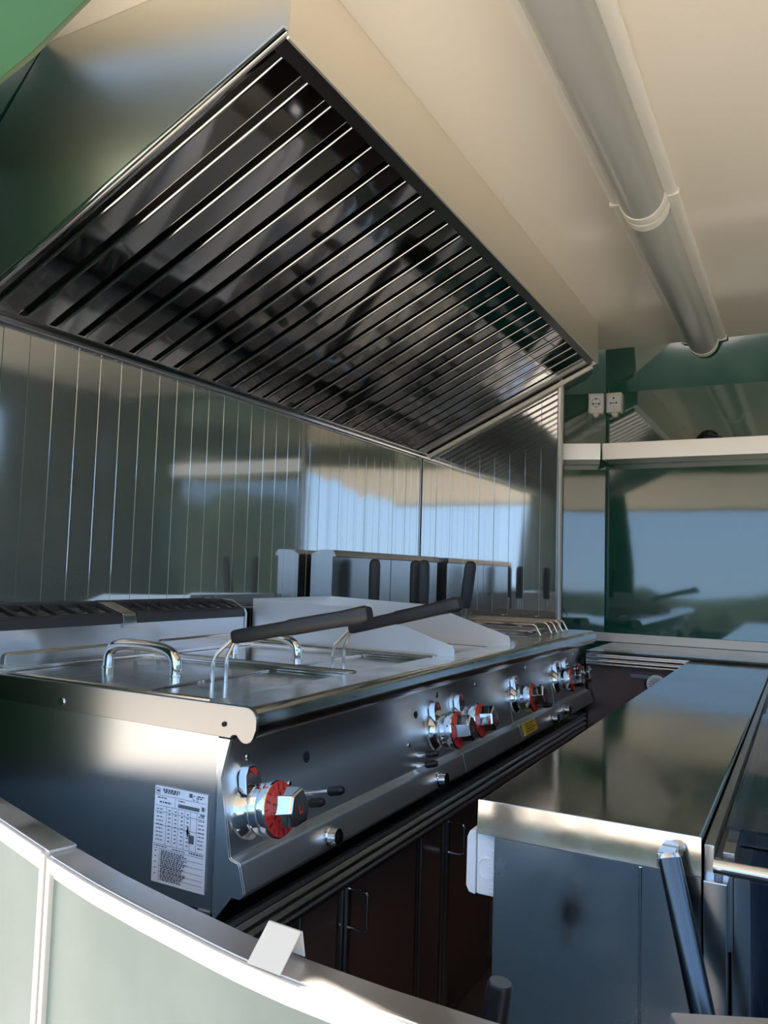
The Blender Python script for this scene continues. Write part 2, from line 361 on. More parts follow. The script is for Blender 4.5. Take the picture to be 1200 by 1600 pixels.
# mesh verts were made relative to the hood, so shift back only along y
# ------------------------------------------------------------------ ceiling lamps
def lamp(y0, y1, label):
    t = thing('ceiling_lamp', label, 'lamp', (1.05, (y0+y1)/2, ZC), 'tube lamps on the ceiling')
    MB().prism([(.972, ZC-.001), (.972, ZC-.012), (.985, ZC-.018), (1.120, ZC-.018), (1.133, ZC-.012), (1.133, ZC-.001)], 'y', y0, y1).build('housing', M['lamp_base'], t, .0015)
    c = (1.0525, ZC-.018); q = [(c[0]+.053*math.cos(math.radians(a)), c[1]-.058*math.sin(math.radians(a))) for a in range(0, 181, 12)]
    MB().prism(q, 'y', y0+.03, y1-.03).build('diffuser', M['lens'], t, label='grey frosted half round diffuser')
    q2 = [(c[0]+.056*math.cos(math.radians(a)), c[1]-.061*math.sin(math.radians(a))) for a in range(0, 181, 12)]
    for a, b in ((y0+.002, y0+.034), (y1-.034, y1-.002)):
        e = MB().prism(q2, 'y', a, b).build('end_cap', M['lamp_base'], t, .0015)
    MB().prism([(.969, ZC-.001), (.969, ZC-.018), (.985, ZC-.021), (1.120, ZC-.021), (1.136, ZC-.018), (1.136, ZC-.001)], 'y', y1-.012, y1).build('end_flange', M['lamp_base'], t, .001)
    return t
lamp(1.082, 2.385, 'farther of two ceiling tube lamps, ending above the green end wall')
lamp(-.20, 1.078, 'nearer of two ceiling tube lamps, running out of view overhead')

# ------------------------------------------------------------------ cookers
PANEL = [(.688, .853), (.681, .826), (.674, .798), (.681, .762), (.688, .726), (.694, .693), (.698, .690), (.709, .688), (.712, .684), (.721, .651), (.721, .646), (.715, .641)]
def px(z):
    for (x0, z0), (x1, z1) in zip(PANEL, PANEL[1:]):
        if z1 <= z <= z0: return x0+(x1-x0)*(z-z0)/(z1-z0) if z0 != z1 else x0
    return .70
NOSE = [(.650, .900), (.716, .900)]+[(.716+.014*math.sin(math.radians(a)), .886+.014*math.cos(math.radians(a))) for a in (25, 50, 75)]+[(.733, .880), (.733, .872), (.728, .861), (.719, .855), (.706, .855), (.700, .858), (.697, .864), (.690, .864), (.690, .895), (.650, .895)]
def unit(name, label, y0, y1, body_side=True):
    t = thing(name, label, 'cooker', (.40, (y0+y1)/2, .613))
    g = .0012; a, b = y0+g, y1-g
    MB().box(.02, .664, a, b, .613, .862).build('body', M['side_steel'], t, .0012)
    back = [(q[0]-.010, q[1]) for q in PANEL[::-1]]
    MB().prism(PANEL+[(.700, .641), (.668, .66), (.664, .853)], 'y', a, b).build('control_panel', M['panel_steel'], t, .0004, 1)
    MB().prism(NOSE, 'y', a, b).build('front_nose', M['deck_steel'], t, angle=50)
    return t, a, b
AXK = Vector((.983, 0, .184))
def knob(parent, y, z=.742, rot=0, emblem=True):
    """chrome bell, pointer tab, red dial ring and five sided grip"""
    o = Vector((px(z)-.002, y, z)); ax = AXK
    k = MB().lathe([(0, .041), (.006, .040), (.012, .034), (.018, .031), (.024, .035), (.028, .036), (.031, .033)], o, ax, 28).build('knob', M['chrome'], parent, angle=30)
    up = Vector((-ax.z, 0, ax.x)); sd = Vector((0, 1, 0))
    c = o+ax*.003
    q = [c+sd*.020+up*.02, c+sd*.017+up*.050, c+sd*.009+up*.062, c-sd*.009+up*.062, c-sd*.017+up*.050, c-sd*.020+up*.02]
    m = MB(); m.add([p for p in q]+[p+ax*.014 for p in q[:1]+q[1:5]+q[5:]], [(0,1,2,3,4,5),(11,10,9,8,7,6)]+[(i, (i+1) % 6, (i+1) % 6+6, i+6) for i in range(6)])
    m.build('pointer_tab', M['chrome'], k, .001)
    c2 = c+ax*.0145+up*.055
    m = MB(); m.add([c2+sd*.011-up*.003, c2+sd*.004+up*.004, c2-sd*.008+up*.004, c2+sd*.006-up*.010], [(0,1,2,3)]); m.build('red_mark', M['red'], k)
    MB().lathe([(.031, .037), (.040, .036), (.046, .039), (.056, .0395), (.0585, .038)], o, ax, 32).build('dial', M['chrome'], k, angle=30)
    MB().lathe([(.0585, .0375), (.0595, .0375), (.0595, .022), (.0585, .022)], o, ax, 32, hole=True).build('dial_ring', M['red'], k, label='red printed dial ring')
    m = MB()
    for j in range(18):
        a = 2*math.pi*j/18; d = up*math.cos(a)+sd*math.sin(a); p = d.cross(ax); r0, r1 = (.030, .036) if j % 3 else (.026, .036); w_ = .0008 if j % 3 else .0016
        cc = o+ax*.0598; m.add([cc+d*r0-p*w_, cc+d*r0+p*w_, cc+d*r1+p*w_, cc+d*r1-p*w_], [(0,1,2,3)])
    x = m.build('dial_marks', M['mark'], k); 
    def ring(h, r):
        out = []
        for j in range(6):
            a = math.radians(rot+60*j); rr = r*(1.16 if j == 0 else .97); out.append(o+ax*h+(up*math.cos(a)+sd*math.sin(a))*rr)
        return out
    m = MB(); A_, B_, C_ = ring(.057, .027), ring(.090, .0255), ring(.093, .0225)
    m.add(A_+B_+C_, [(5,4,3,2,1,0)]+[(i, (i+1) % 6, (i+1) % 6+6, i+6) for i in range(6)]+[(6+i, 6+(i+1) % 6, 12+(i+1) % 6, 12+i) for i in range(6)]+[(12,13,14,15,16,17)])
    gp = m.build('grip', M['chrome'], k, .0012)
    if emblem:
        cc = o+ax*.0936
        m = MB(); 
        for (u0, v0, u1, v1) in ((-.004, -.005, -.002, .005), (-.004, -.006, .004, -.004), (.002, -.005, .004, 0)):
            m.add([cc+sd*u0+up*v0, cc+sd*u1+up*v0, cc+sd*u1+up*v1, cc+sd*u0+up*v1], [(0,1,2,3)])
        m.build('emblem', M['red'], k, label='small red emblem on the grip face')
    return k
def screw(parent, y, z, r=.006, ax=(1, 0, .1), hole=False, x=None, name=None):
    o = Vector(((px(z) if x is None else x)-.001, y, z))
    return MB().lathe([(0, r), (.002, r), (.0032, r*.75)], o, ax, 14).build(name or ('hole' if hole else 'screw'), M['hole'] if hole else M['chrome'], parent)
def pipe_stub(parent, y, z):
    o = Vector((px(z)-.003, y, z))
    p = MB().lathe([(0, .0165), (.006, .0155), (.008, .0135), (.022, .0135), (.022, .0105), (.004, .0105)], o, (1, 0, .12), 20).build('pipe_stub', M['chrome'], parent)
    MB().lathe([(.005, .0104), (.006, .0104)], o, (1, 0, .12), 16).build('bore', M['hole'], p)
def lever(parent, y, z, long=True):
    o = Vector((px(z)-.002, y, z)); L = .050 if long else .02
    d = Vector((.97, .12, .20)).normalized()
    p = MB().lathe([(0, .006), (.010, .0055), (.014, .004), (L, .0035)], o, d, 12).build('lever', M['chrome'], parent)
    MB().lathe([(L, .006), (L+.004, .0075), (L+.020, .0075), (L+.026, .005)], o, d, 14).build('lever_tip', M['black'], p)
    return p

# --- twin fryer, two wells, 0 .. 0.8
t1, a, b = unit('twin_fryer', 'wide two-well steel fryer nearest the rear opening, with lids', 0, .80)
ap = [(.02, .862), (.02, .901), (.716, .901)]+[(.716+.019*math.sin(math.radians(q)), .882+.019*math.cos(math.radians(q))) for q in (20, 40, 60, 80)]+[(.7345, .872), (.730, .860), (.726, .854), (.719, .851), (.711, .852), (.706, .856), (.701, .861), (.694, .860), (.690, .8555)]
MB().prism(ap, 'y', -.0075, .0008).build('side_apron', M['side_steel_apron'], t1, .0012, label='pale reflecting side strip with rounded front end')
MB().prism([(.664, .853), (.664, .613), (.669, .613), (.669, .853)], 'y', -.002, .02).build('corner_strip', M['steel'], t1, .0005)
MB().prism([(q[0]-.0005, q[1]) for q in PANEL]+[(.700, .641), (.668, .60), (.668, .853)], 'y', -.0022, .0012).build('panel_end', M['panel_steel'], t1, .0004, 1)
for x, z, mt_ in ((.352, .872, 'chrome'), (.680, .874, 'hole')):
    MB().lathe([(0, .0065 if mt_ == 'chrome' else .0035), (.002, .0055 if mt_ == 'chrome' else .0035)], (x, -.0075, z), (0, -1, 0), 16).build('rivet' if mt_ == 'chrome' else 'hole', M[mt_], t1)
def deck(parent, a, b, pans):
    m = MB(); m.box(.10, .655, a, b, .880, .889)
    m.build('deck_pan', M['deck_steel'], parent)
    m = MB(); m.box(.10, .128, a, b, .889, .900); m.build('deck_rim', M['deck_steel'], parent, .002)
    m = MB(); m.box(.636, .656, a, b, .889, .8995); m.build('deck_rim', M['deck_steel'], parent, .002)
deck(t1, a, b, None)
for y in (.012, .424, .786):
    m = MB(); m.tube([(.118, y, .896), (.30, y, .896), (.640, y, .896)], .0075, 10); m.build('deck_bead', M['steel'], t1)
    m = MB(); m.box(.11, .645, y-.011, y+.011, .887, .8965); m.build('deck_rim', M['deck_steel'], t1, .003)
for ya, yb in ((.07, .40), (.47, .79)):
    m = MB(); m.tube(round_path([(.104, ya, .902), (.104, ya, .921), (.104, yb, .921), (.104, yb, .902)], .008), .0022, 8); m.build('back_rail', M['wire'], t1)
# flue with two cast grates
MB().prism([(.02, .862), (.02, .985), (.052, .985), (.100, .966), (.100, .885)], 'y', -.04, .775).build('flue_box', M['steel'], t1, .001)
MB().prism([(.012, .862), (.012, 1.008), (.060, 1.006), (.097, .985), (.103, .972), (.103, .885)], 'y', .775, .783).build('flue_end', M['steel'], t1, .001)
for ya, yb in ((-.04, .350), (.395, .772)):
    m = MB()
    fr = lambda x0, x1, yy0, yy1: m.prism([(x0, .985+.021*(1-(x0-.03)/.07)-.008), (x0, .985+.021*(1-(x0-.03)/.07)), (x1, .985+.021*(1-(x1-.03)/.07)), (x1, .985+.021*(1-(x1-.03)/.07)-.008)], 'y', yy0, yy1)
    fr(.024, .034, ya, yb); fr(.088, .100, ya, yb)
    k = 8
    for i in range(k+1):
        y = ya+(yb-ya-.012)*i/k; fr(.034, .088, y, y+.012)
    m.prism([(.100, .985), (.102, .980), (.102, .964), (.096, .964), (.096, .985)], 'y', ya, yb)
    m.build('flue_grate', M['iron'], t1, label='black cast iron slotted grate')
MB().prism([(.026, .9855), (.026, 1.007), (.034, 1.006), (.098, .987), (.104, .976), (.104, .955), (.100, .955), (.100, .966), (.052, .9855)], 'y', .353, .392).build('flue_strap', M['steel'], t1, .001)
knob(t1, .050, .743, rot=25); knob(t1, .705, .748, rot=0)
screw(t1, .050, .818, .0065); screw(t1, .21, .787, .009, hole=True); screw(t1, .155, .757, .005); lever(t1, .185, .735)
lv2 = lever(t1, .175, .722, False)
pipe_stub(t1, .222, .664)
screw(t1, .715, .826, .008); screw(t1, .625, .795, .008, hole=True); screw(t1, .575, .742, .005); lever(t1, .61, .716, False); lever(t1, .60, .698, False); pipe_stub(t1, .655, .662)
MB().box(.640, .664, -.001, .02, .590, .613).build('front_leg', M['steel'], t1, .001)
# data plate on the near side
dp = MB().box(.552, .651, -.0012, .0002, .634, .770).build('data_label', M['paper'], t1, label='white printed data label with tables and small text')
m = MB(); m2 = MB()
def ln(u0, v0, u1, v1, h=.0005, mb=None):
    """u right 0..1, v down 0..1 over the label"""
    x0, x1 = .552+.099*u0, .552+.099*u1; z0, z1 = .770-.136*v0, .770-.136*v1
    y = -.0015; mb = mb or m
    if abs(x1-x0) >= abs(z1-z0): mb.add([(x0, y, z0-h), (x1, y, z1-h), (x1, y, z1+h), (x0, y, z0+h)], [(0,1,2,3)])
    else: mb.add([(x0-h, y, z0), (x0+h, y, z0), (x1+h, y, z1), (x1-h, y, z1)], [(0,1,2,3)])
rnd = random.Random(3)
def words(u0, u1, v, h=.0009, dens=.8):
    u = u0
    while u < u1:
        l = rnd.uniform(.02, .06); ln(u, v, min(u+l, u1), v, h, m2); u += l+.014
for v in (.09, .20, .26, .40, .60, .645): ln(.02, v, .97, v, .0003)
for v in (.70, .76, .82, .88, .93): ln(.14, v, .97, v, .00025)
ln(.40, .09, .40, .20, .0003); ln(.14, .65, .14, .98, .0003)
for u in (.24, .36, .47, .59, .70, .82): ln(u, .20, u, .60, .0003)
for u in (.02, .10): ln(u, .02, u, .075, .0004)
ln(.02, .02, .10, .02, .0004); ln(.02, .075, .10, .075, .0004); ln(.04, .048, .09, .048, .0016, m2)
words(.16, .48, .03, .0022); words(.18, .44, .055, .0010); ln(.66, .035, .72, .035, .0028, m2); words(.82, .95, .03); words(.82, .90, .05)
words(.06, .24, .115); words(.10, .33, .16, .0012); words(.46, .58, .115)
ln(.46, .165, .86, .165, .0026, m2); words(.90, .97, .15, .003); ln(.88, .215, .96, .215, .0012, m2)
for i in range(9):
    v = .235+.04*i
    words(.05, .18, v, .0007)
    for u in (.26, .38, .50, .61): ln(u+.02, v, u+.06, v, .0008, m2)
    words(.85, .96, v, .0008)
ln(.64, .40, .68, .43, .003, m2); ln(.68, .48, .78, .48, .006, m2); ln(.66, .36, .66, .46, .0015, m2)
words(.03, .28, .62, .0008); words(.38, .62, .625, .0008); words(.70, .97, .62, .0012)
for i in range(17):
    words(.17, rnd.uniform(.55, .72), .665+.0185*i, .00095)
for v in (.675, .73, .79, .85, .91): ln(.05, v, .08, v, .0008, m2)
m.build('table_lines', M['ink'], dp); m2.build('print', M['ink'], dp)
# the approval mark, drawn as two rounded letters
m = MB()
for cx_, bar in ((.6265, False), (.6335, True)):
    pa = [(cx_+.0026*math.cos(math.radians(a)), .7625+.0032*math.sin(math.radians(a))) for a in range(60, 301, 24)]
    for p, q in zip(pa, pa[1:]): m.prism([(p[0], p[1]-.0005), (q[0], q[1]-.0005), (q[0], q[1]+.0005), (p[0], p[1]+.0005)], 'y', -.0016, -.0013)
    if bar: m.box(cx_-.0024, cx_+.0008, -.0016, -.0013, .7621, .7629)
m.build('approval_mark', M['ink'], dp)

# lids with arched handles: lift off, so things of their own
def fryer_lid(y0, y1, label, p0, p1, top):
    t = thing('fryer_lid', label, 'lid', (.29, (y0+y1)/2, .889), 'lids on the fryer wells')
    MB().prism([(.135, .8893), (.135, .8925), (.455, .8925), (.458, .8915), (.458, .8893)], 'y', y0, y1).build('lid_plate', M['deck_steel'], t, .0006)
    p0 = Vector(p0); p1 = Vector(p1); c = (p0+p1)/2; d = p1-p0
    pts = [p0]
    for i in range(0, 17):
        a = math.pi*i/16; e = .62
        s_ = math.copysign(abs(math.cos(a))**e, math.cos(a)); h = abs(math.sin(a))**e
        pts.append(c-d*.5*s_+Vector((0, 0, .010+(top-.900)*h)))
    pts.append(p1)
    MB().tube(pts, .0105, 12).build('lid_handle', M['chrome'], t, angle=60, label='arched polished tube handle')
    for p in (p0, p1): MB().lathe([(0, .013), (.002, .0125)], p, (0, 0, 1), 16).build('handle_foot', M['steel'], t)
    return t
fryer_lid(.035, .400, 'fryer lid with arched handle on the near well', (.196, .230, .8925), (.385, .214, .8925), .938)
fryer_lid(.446, .772, 'fryer lid with arched handle on the second well, beside the splash guard', (.222, .585, .8925), (.412, .565, .8925), .936)
# baskets of the twin fryer lie in the wells; what shows is the handle
def flat_handle(label, p_wire, p_grip, p_end, y):
    t = thing('frying_basket', label, 'basket', (p_wire[0], y, .889), 'baskets hung in the twin fryer')
    for dy, dx in ((-.006, 0), (.006, .020)):
        pts = round_path([(p_wire[0]+dx, y+dy, .8895), (p_wire[0]+dx, y+dy, p_wire[1]), (p_grip[0]+.004, y+dy*.6, p_grip[1]), (p_grip[0]+.03, y+dy*.6, p_grip[1]+.006)], .015)
        MB().tube(pts, .0035, 8).build('handle_wire', M['wire'], t)
    g0 = Vector((p_grip[0], y, p_grip[1])); g1 = Vector((p_end[0], y, p_end[1])); d = g1-g0
    up = Vector((-d.z, 0, d.x)).normalized(); m = MB(); sd = Vector((0, 1, 0))
    secs = [(0, .010, .011), (.02, .0105, .0125), (.42, .0105, .0125), (.44, .0115, .014), (.80, .0115, .0135), (.90, .013, .0145), (.97, .014, .0155), (1.0, .011, .012)]
    ring = 12; vv = []; ff = []
    for s_, hy, hu in secs:
        c = g0+d*s_
        for k in range(ring):
            an = 2*math.pi*k/ring; cs, sn = math.cos(an), math.sin(an); e = .6
            vv.append(c+sd*hy*math.copysign(abs(cs)**e, cs)+up*hu*math.copysign(abs(sn)**e, sn))
    for i in range(len(secs)-1):
        for k in range(ring): ff.append((i*ring+k, i*ring+(k+1) % ring, (i+1)*ring+(k+1) % ring, (i+1)*ring+k))
    ff += [tuple(range(ring-1, -1, -1)), tuple(range((len(secs)-1)*ring, len(secs)*ring))]
    m.add(vv, ff).build('grip', M['black'], t, label='long black basket grip')
    return t
flat_handle('basket with long black grip reaching over the near fryer well', (.467, .932), (.507, .970), (.779, 1.024), .224)
flat_handle('basket with long black grip reaching over the second fryer well', (.519, .932), (.557, .972), (.804, 1.035), .545)

# --- griddle with splash guard, 0.8 .. 1.2
t2, a, b = unit('griddle', 'narrow griddle with tall steel splash guard beside the fryer', .80, 1.20)
MB().box(.10, .656, a, b, .870, .892).build('hot_plate', M['steel'], t2, .002)
MB().box(.13, .62, .83, 1.17, .892, .8935).build('cooking_surface', M['guard_steel'], t2)
MB().box(.02, .10, a, b, .862, .985).build('flue_box', M['dark_steel'], t2, .002)
gpoly = [(.105, .893), (.105, 1.011), (.44, 1.000), (.672, .928)]+[(.672+.012*math.sin(math.radians(q)), .917+.012*math.cos(math.radians(q))) for q in (40, 80)]+[(.685, .893)]
for y in (.803, 1.193):
    MB().prism(gpoly, 'y', y, y+.003).build('guard_side', M['guard_steel'], t2, .0006, label='tapered side plate of the splash guard')
MB().box(.104, .107, .806, 1.193, .893, 1.011).build('guard_back', M['guard_steel'], t2)
knob(t2, .843, .748, rot=10)
screw(t2, .95, .822, .006); lever(t2, .93, .735, False)

# --- pasta cooker / fryer, 1.2 .. 1.6
t3, a, b = unit('basket_cooker', 'narrow cooker with four upright basket handles', 1.20, 1.60)
MB().box(.10, .656, a, b, .880, .889).build('deck_pan', M['deck_steel'], t3)
for x0, x1, y0_, y1_ in ((.10, .14, a, b), (.62, .656, a, b), (.14, .62, a, a+.04), (.14, .62, b-.04, b)):
    MB().box(x0, x1, y0_, y1_, .889, .8995).build('deck_rim', M['deck_steel'], t3, .002)
def flue_back(parent, y0, y1):
    MB().prism([(.020, .862), (.020, 1.140), (.050, 1.154), (.102, 1.154), (.112, 1.136), (.110, 1.133), (.100, 1.133), (.099, .905), (.099, .88)], 'y', y0, y1).build('flue_back', M['flue_steel'], parent, .001)
flue_back(t3, 1.205, 1.598)
knob(t3, 1.2425, .750, rot=-15); screw(t3, 1.49, .757, .006, hole=True); screw(t3, 1.50, .745, .005); lever(t3, 1.33, .715); pipe_stub(t3, 1.50, .662)
screw(t3, 1.34, .826, .007)
yb_ = MB().prism([(px(.694-.030)+.002, .662), (.7105, .688), (.7120, .688), (.7235, .662), (.7225, .656), (.718, .656)], 'y', 1.225, 1.335)
yb_.build('warning_label', M['yellow'], t3, label='yellow warning label')
m = MB()
for i in range(4):
    z = .684-.006*i; x = .7118+(.688-z)*.42
    m.add([(x+.0009, 1.238, z), (x+.0009, 1.322-.02*(i % 2), z), (x+.0018, 1.322-.02*(i % 2), z-.002), (x+.0018, 1.238, z-.002)], [(0,1,2,3)])
m.build('warning_print', M['mark'], t3)
def upright(label, x, y, lean=0.0, ytilt=0.0, z0=.985, z1=1.132, face='x'):
    t = thing('frying_basket', label, 'basket', (x, y, .889), 'baskets with handles upright in the cooker')
    a = Vector((x, y, z0)); b = Vector((x+lean, y+ytilt, z1)); d = b-a; sd = Vector((.88, .47, 0)); u2 = d.cross(sd).normalized(); sd = u2.cross(d).normalized()
    secs = [(0, .0155, .007), (.04, .0175, .0085), (.5, .0185, .0095), (.88, .0180, .0095), (.95, .0155, .0085), (.985, .0105, .006), (1.0, .004, .003)]
    vv = []; ff = []; ring = 12
    for s_, hy, hu in secs:
        c = a+d*s_
        for k in range(ring):
            an = 2*math.pi*k/ring; cs, sn = math.cos(an), math.sin(an); e = .6
            vv.append(c+sd*hy*math.copysign(abs(cs)**e, cs)+u2*hu*math.copysign(abs(sn)**e, sn))
    for i in range(len(secs)-1):
        for k in range(ring): ff.append((i*ring+k, i*ring+(k+1) % ring, (i+1)*ring+(k+1) % ring, (i+1)*ring+k))
    ff += [tuple(range(ring-1, -1, -1)), tuple(range((len(secs)-1)*ring, len(secs)*ring))]
    MB().add(vv, ff).build('grip', M['black'], t, label='upright black grip')
    for s_ in (-.007, .007):
        p = a+sd*s_; MB().tube([p+d*.1, p, p-d*.25, Vector((p.x-lean*.8, p.y, .890))], .0028, 8).build('handle_wire', M['wire'], t)
    m = MB()
    for k in range(2):
        zz = .893+.012*k
        m.tube([(x-.004, y-.035, zz), (x+.05, y-.035, zz), (x+.05, y+.045, zz), (x-.004, y+.045, zz), (x-.004, y-.035, zz)], .002, 6)
    m.build('basket_rim', M['wire'], t)
    return t
upright('basket with broad upright black grip, nearest the flue', .152, 1.385)
upright('basket whose black grip hides behind the middle upright grip', .245, 1.50)
upright('basket with upright black grip in the middle of the row', .330, 1.385)
upright('basket with black grip leaning forward, in front of the wire rack', .462, 1.41, .018)

# --- gas range, 1.6 .. 2.0
t4, a, b = unit('gas_range', 'steel gas range at the far end, topped with wire rack', 1.60, 2.00)
MB().box(.10, .656, a, b, .880, .889).build('deck_pan', M['deck_steel'], t4)
for x0, x1, y0_, y1_ in ((.10, .13, a, b), (.62, .656, a, b), (.13, .62, a, a+.02), (.13, .62, b-.02, b)):
    MB().box(x0, x1, y0_, y1_, .889, .8995).build('deck_rim', M['deck_steel'], t4, .002)
flue_back(t4, 1.602, 2.0)
knob(t4, 1.655, .755, rot=0); knob(t4, 1.765, .755, rot=0)
screw(t4, 1.87, .822, .006); pipe_stub(t4, 1.64, .668)
MB().prism([(q[0], q[1]) for q in PANEL]+[(.700, .641), (.668, .64), (.668, .853)], 'y', 2.0, 2.003).build('panel_end', M['panel_steel'], t4)
# wire rack
rk = thing('wire_rack', 'steel wire rack of bent rods lying on the far cooker', 'rack', (.40, 1.72, .8995))
for i, y in enumerate((1.575, 1.70, 1.765, 1.830, 1.895)):
    x1 = .655
    m = MB(); m.tube(round_path([(.14, y, .903), (.15, y, .934), (x1-.018, y, .936), (x1, y, .903)], .012), .0038, 8); m.build('rod', M['wire'], rk)
for x in (.16, .30, .44, .58):
    m = MB(); m.tube([(x, 1.565, .929), (x, 1.90, .929)], .0030, 8); m.build('cross_rod', M['wire'], rk)
for y in (1.60, 1.645):
    m = MB(); m.tube([(.145, y, .912), (.62, y, .912)], .006, 8); m.build('lower_bar', M['steel'], rk)
for x in (.16, .60):
    m = MB(); m.box(x-.006, x+.006, 1.59, 1.88, .8998, .9075); m.build('foot_bar', M['dark_steel'], rk)

# ------------------------------------------------------------------ low counter under the cookers, with cabinets
sc_ = thing('support_counter', 'steel counter with ribbed edge carrying the cookers', 'counter', (.35, 1.0, .55))
MB().box(.0, .668, -.012, 2.02, .575, .589).build('counter_top', M['steel'], sc_)
MB().prism([(.668, .589), (.690, .607), (.698, .606), (.700, .600), (.694, .595), (.694, .592), (.700, .588), (.700, .582), (.694, .578), (.694, .575), (.700, .571), (.700, .565), (.694, .561), (.694, .558), (.698, .554), (.697, .548), (.688, .547), (.668, .560)], 'y', -.012, 2.0).build('ribbed_edge', M['steel'], sc_, angle=60)
cb = thing('base_cabinet', 'dark brown base cabinet with steel framing under the cookers', 'cabinet', (.30, 1.0, 0))
MB().box(.01, .612, .06, 2.02, .002, .545).build('carcass', M['brown'], cb)
for y0_, y1_ in ((.065, .274), (.298, .424), (.460, .766), (.788, .904), (.934, 1.244), (1.268, 1.384), (1.414, 1.75)):
    MB().box(.6125, .618, y0_, y1_, .05, .520).build('brown_panel', M['brown'], cb, .001)
MB().box(.6125, .622, .06, 2.0, .523, .5465).build('top_rail', M['steel'], cb, .001)
for y0_, y1_ in ((.276, .296), (.426, .440), (.768, .786), (.906, .918), (1.246, 1.266), (1.386, 1.398)):
    MB().box(.6125, .622, y0_, y1_, .04, .522).build('stile', M['steel'], cb, .001)
    if y1_-y0_ > .015:
        m = MB(); m.tube([(.623, y1_-.004, .05), (.623, y1_-.004, .52)], .0035, 8); m.build('hinge', M['steel'], cb)
for y in (.443, .921, 1.401):
    s_ = MB().box(.6125, .630, y, y+.014, .04, .522).build('door_edge', M['steel'], cb, .001)
    m = MB(); m.tube(round_path([(.618, y+.007, .490), (.668, y+.007, .490), (.668, y+.007, .418), (.618, y+.007, .418)], .010), .0026, 8); m.build('handle', M['chrome'], s_, label='bent wire pull handle')
    m = MB(); m.lathe([(0, .010), (.010, .010), (.012, .007)], (.628, y+.007, .510), (1, 0, 0), 12); m.tube([(.636, y-.018, .512), (.644, y+.05, .514)], .0045, 8); m.build('latch', M['chrome'], s_)

# ------------------------------------------------------------------ far counter, shelf, sockets
fc = thing('far_counter', 'steel topped counter with ribbed edge along the green end wall', 'counter', (1.3, 2.2, 0))
MB().prism([(.700, 2.0), (2.10, 2.0), (2.10, 2.30), (1.60, 2.435), (.70, 2.435)], 'z', .815, .830).build('counter_top', M['counter_steel'], fc)
rp = [(q[0], q[1]-.008) for q in ((2.0, .838), (1.984, .838), (1.980, .834), (1.982, .829), (1.986, .827), (1.986, .824), (1.981, .821), (1.981, .815), (1.986, .812), (1.986, .809), (1.981, .806), (1.981, .800), (1.986, .797), (1.986, .794), (1.983, .791), (1.986, .788), (2.0, .788))]
MB().prism(rp, 'x', .700, 2.10).build('ribbed_edge', M['steel'], fc, angle=60)
MB().box(.700, 2.10, 2.02, 2.43, .002, .779).build('cabinet_body', M['brown'], fc)
m = MB(); m.box(.85, .93, 2.008, 2.02, .742, .756); m.build('latch_plate', M['dark_steel'], fc, .001)
vg = MB().lathe([(0, .040), (.010, .040), (.012, .034)], (.938, 2.02, .728), (0, -1, 0), 28).build('vent_ring', M['black'], fc)
MB().lathe([(.012, .033), (.016, .032), (.018, .026)], (.938, 2.02, .728), (0, -1, 0), 28).build('vent_disc', M['white'], fc, label='round white vent disc in a dark ring')
m = MB()
for k in range(16):
    a = 2*math.pi*k/16; d = Vector((math.cos(a), 0, math.sin(a))); p = Vector((-d.z, 0, d.x)); c = Vector((.938, 2.0018, .728))
    m.add([c+d*.006-p*.0008, c+d*.006+p*.0008, c+d*.024+p*.0015, c+d*.024-p*.0015], [(0,1,2,3)])
m.build('vent_slots', M['ink'], fc)
ws = struct(MB().prism([(.0, yl+.002), (.66, 2.436), (2.27, 2.436), (2.27, 2.448), (.66, 2.448), (0, yl+.012)], 'z', .831, .866).build('baseboard_far', M['white_trim'], None, .001), 'pale skirting trim between the far counter and the green wall')
def shelf(name, label, p, q, n_in):
    p = Vector(p); q = Vector(q); n_in = Vector(n_in).normalized()
    t = thing('wall_shelf', label, 'shelf', ((p.x+q.x)/2, (p.y+q.y)/2, 1.566), 'steel shelves on the end wall')
    def bar(off0, off1, z0, z1, nm):
        a_, b_, c_, d_ = p+n_in*off0, q+n_in*off0, q+n_in*off1, p+n_in*off1
        MB().prism([(a_.x, a_.y), (b_.x, b_.y), (c_.x, c_.y), (d_.x, d_.y)], 'z', z0, z1).build(nm, M['lip_steel'], t, .001)
    bar(0, .004, 1.564, 1.630, 'front_lip'); bar(-.145, 0, 1.564, 1.570, 'shelf_plate'); bar(-.012, 0, 1.622, 1.629, 'lip_return')
    return t
shelf('wall_shelf', 'long bright steel shelf across the green end wall', (.681, 2.299), (1.60, 2.299), (0, -1))
shelf('wall_shelf', 'short shelf piece between the partition and the long shelf', (.40, 2.221), (.674, 2.295), (.26, -1))
bp_ = thing('black_cap', 'black rounded cap lying on the long steel shelf', 'cap', (1.064, 2.36, 1.571))
m = MB(); m.lathe([(0, .046), (.030, .050), (.068, .044), (.092, .028), (.100, .010)], (1.064, 2.352, 1.571), (.15, -.05, 1), 20); m.build('crown', M['black'], bp_, angle=50)
pk = [(1.075, 2.310, 1.650), (1.075, 2.39, 1.650), (1.122, 2.375, 1.636), (1.132, 2.352, 1.632), (1.122, 2.325, 1.636)]
m = MB(); m.add(pk+[(x, y, z+.004) for x, y, z in pk], [(0,1,2,3,4), (9,8,7,6,5)]+[(i, (i+1) % 5, (i+1) % 5+5, i+5) for i in range(5)]); m.build('peak', M['black'], bp_)
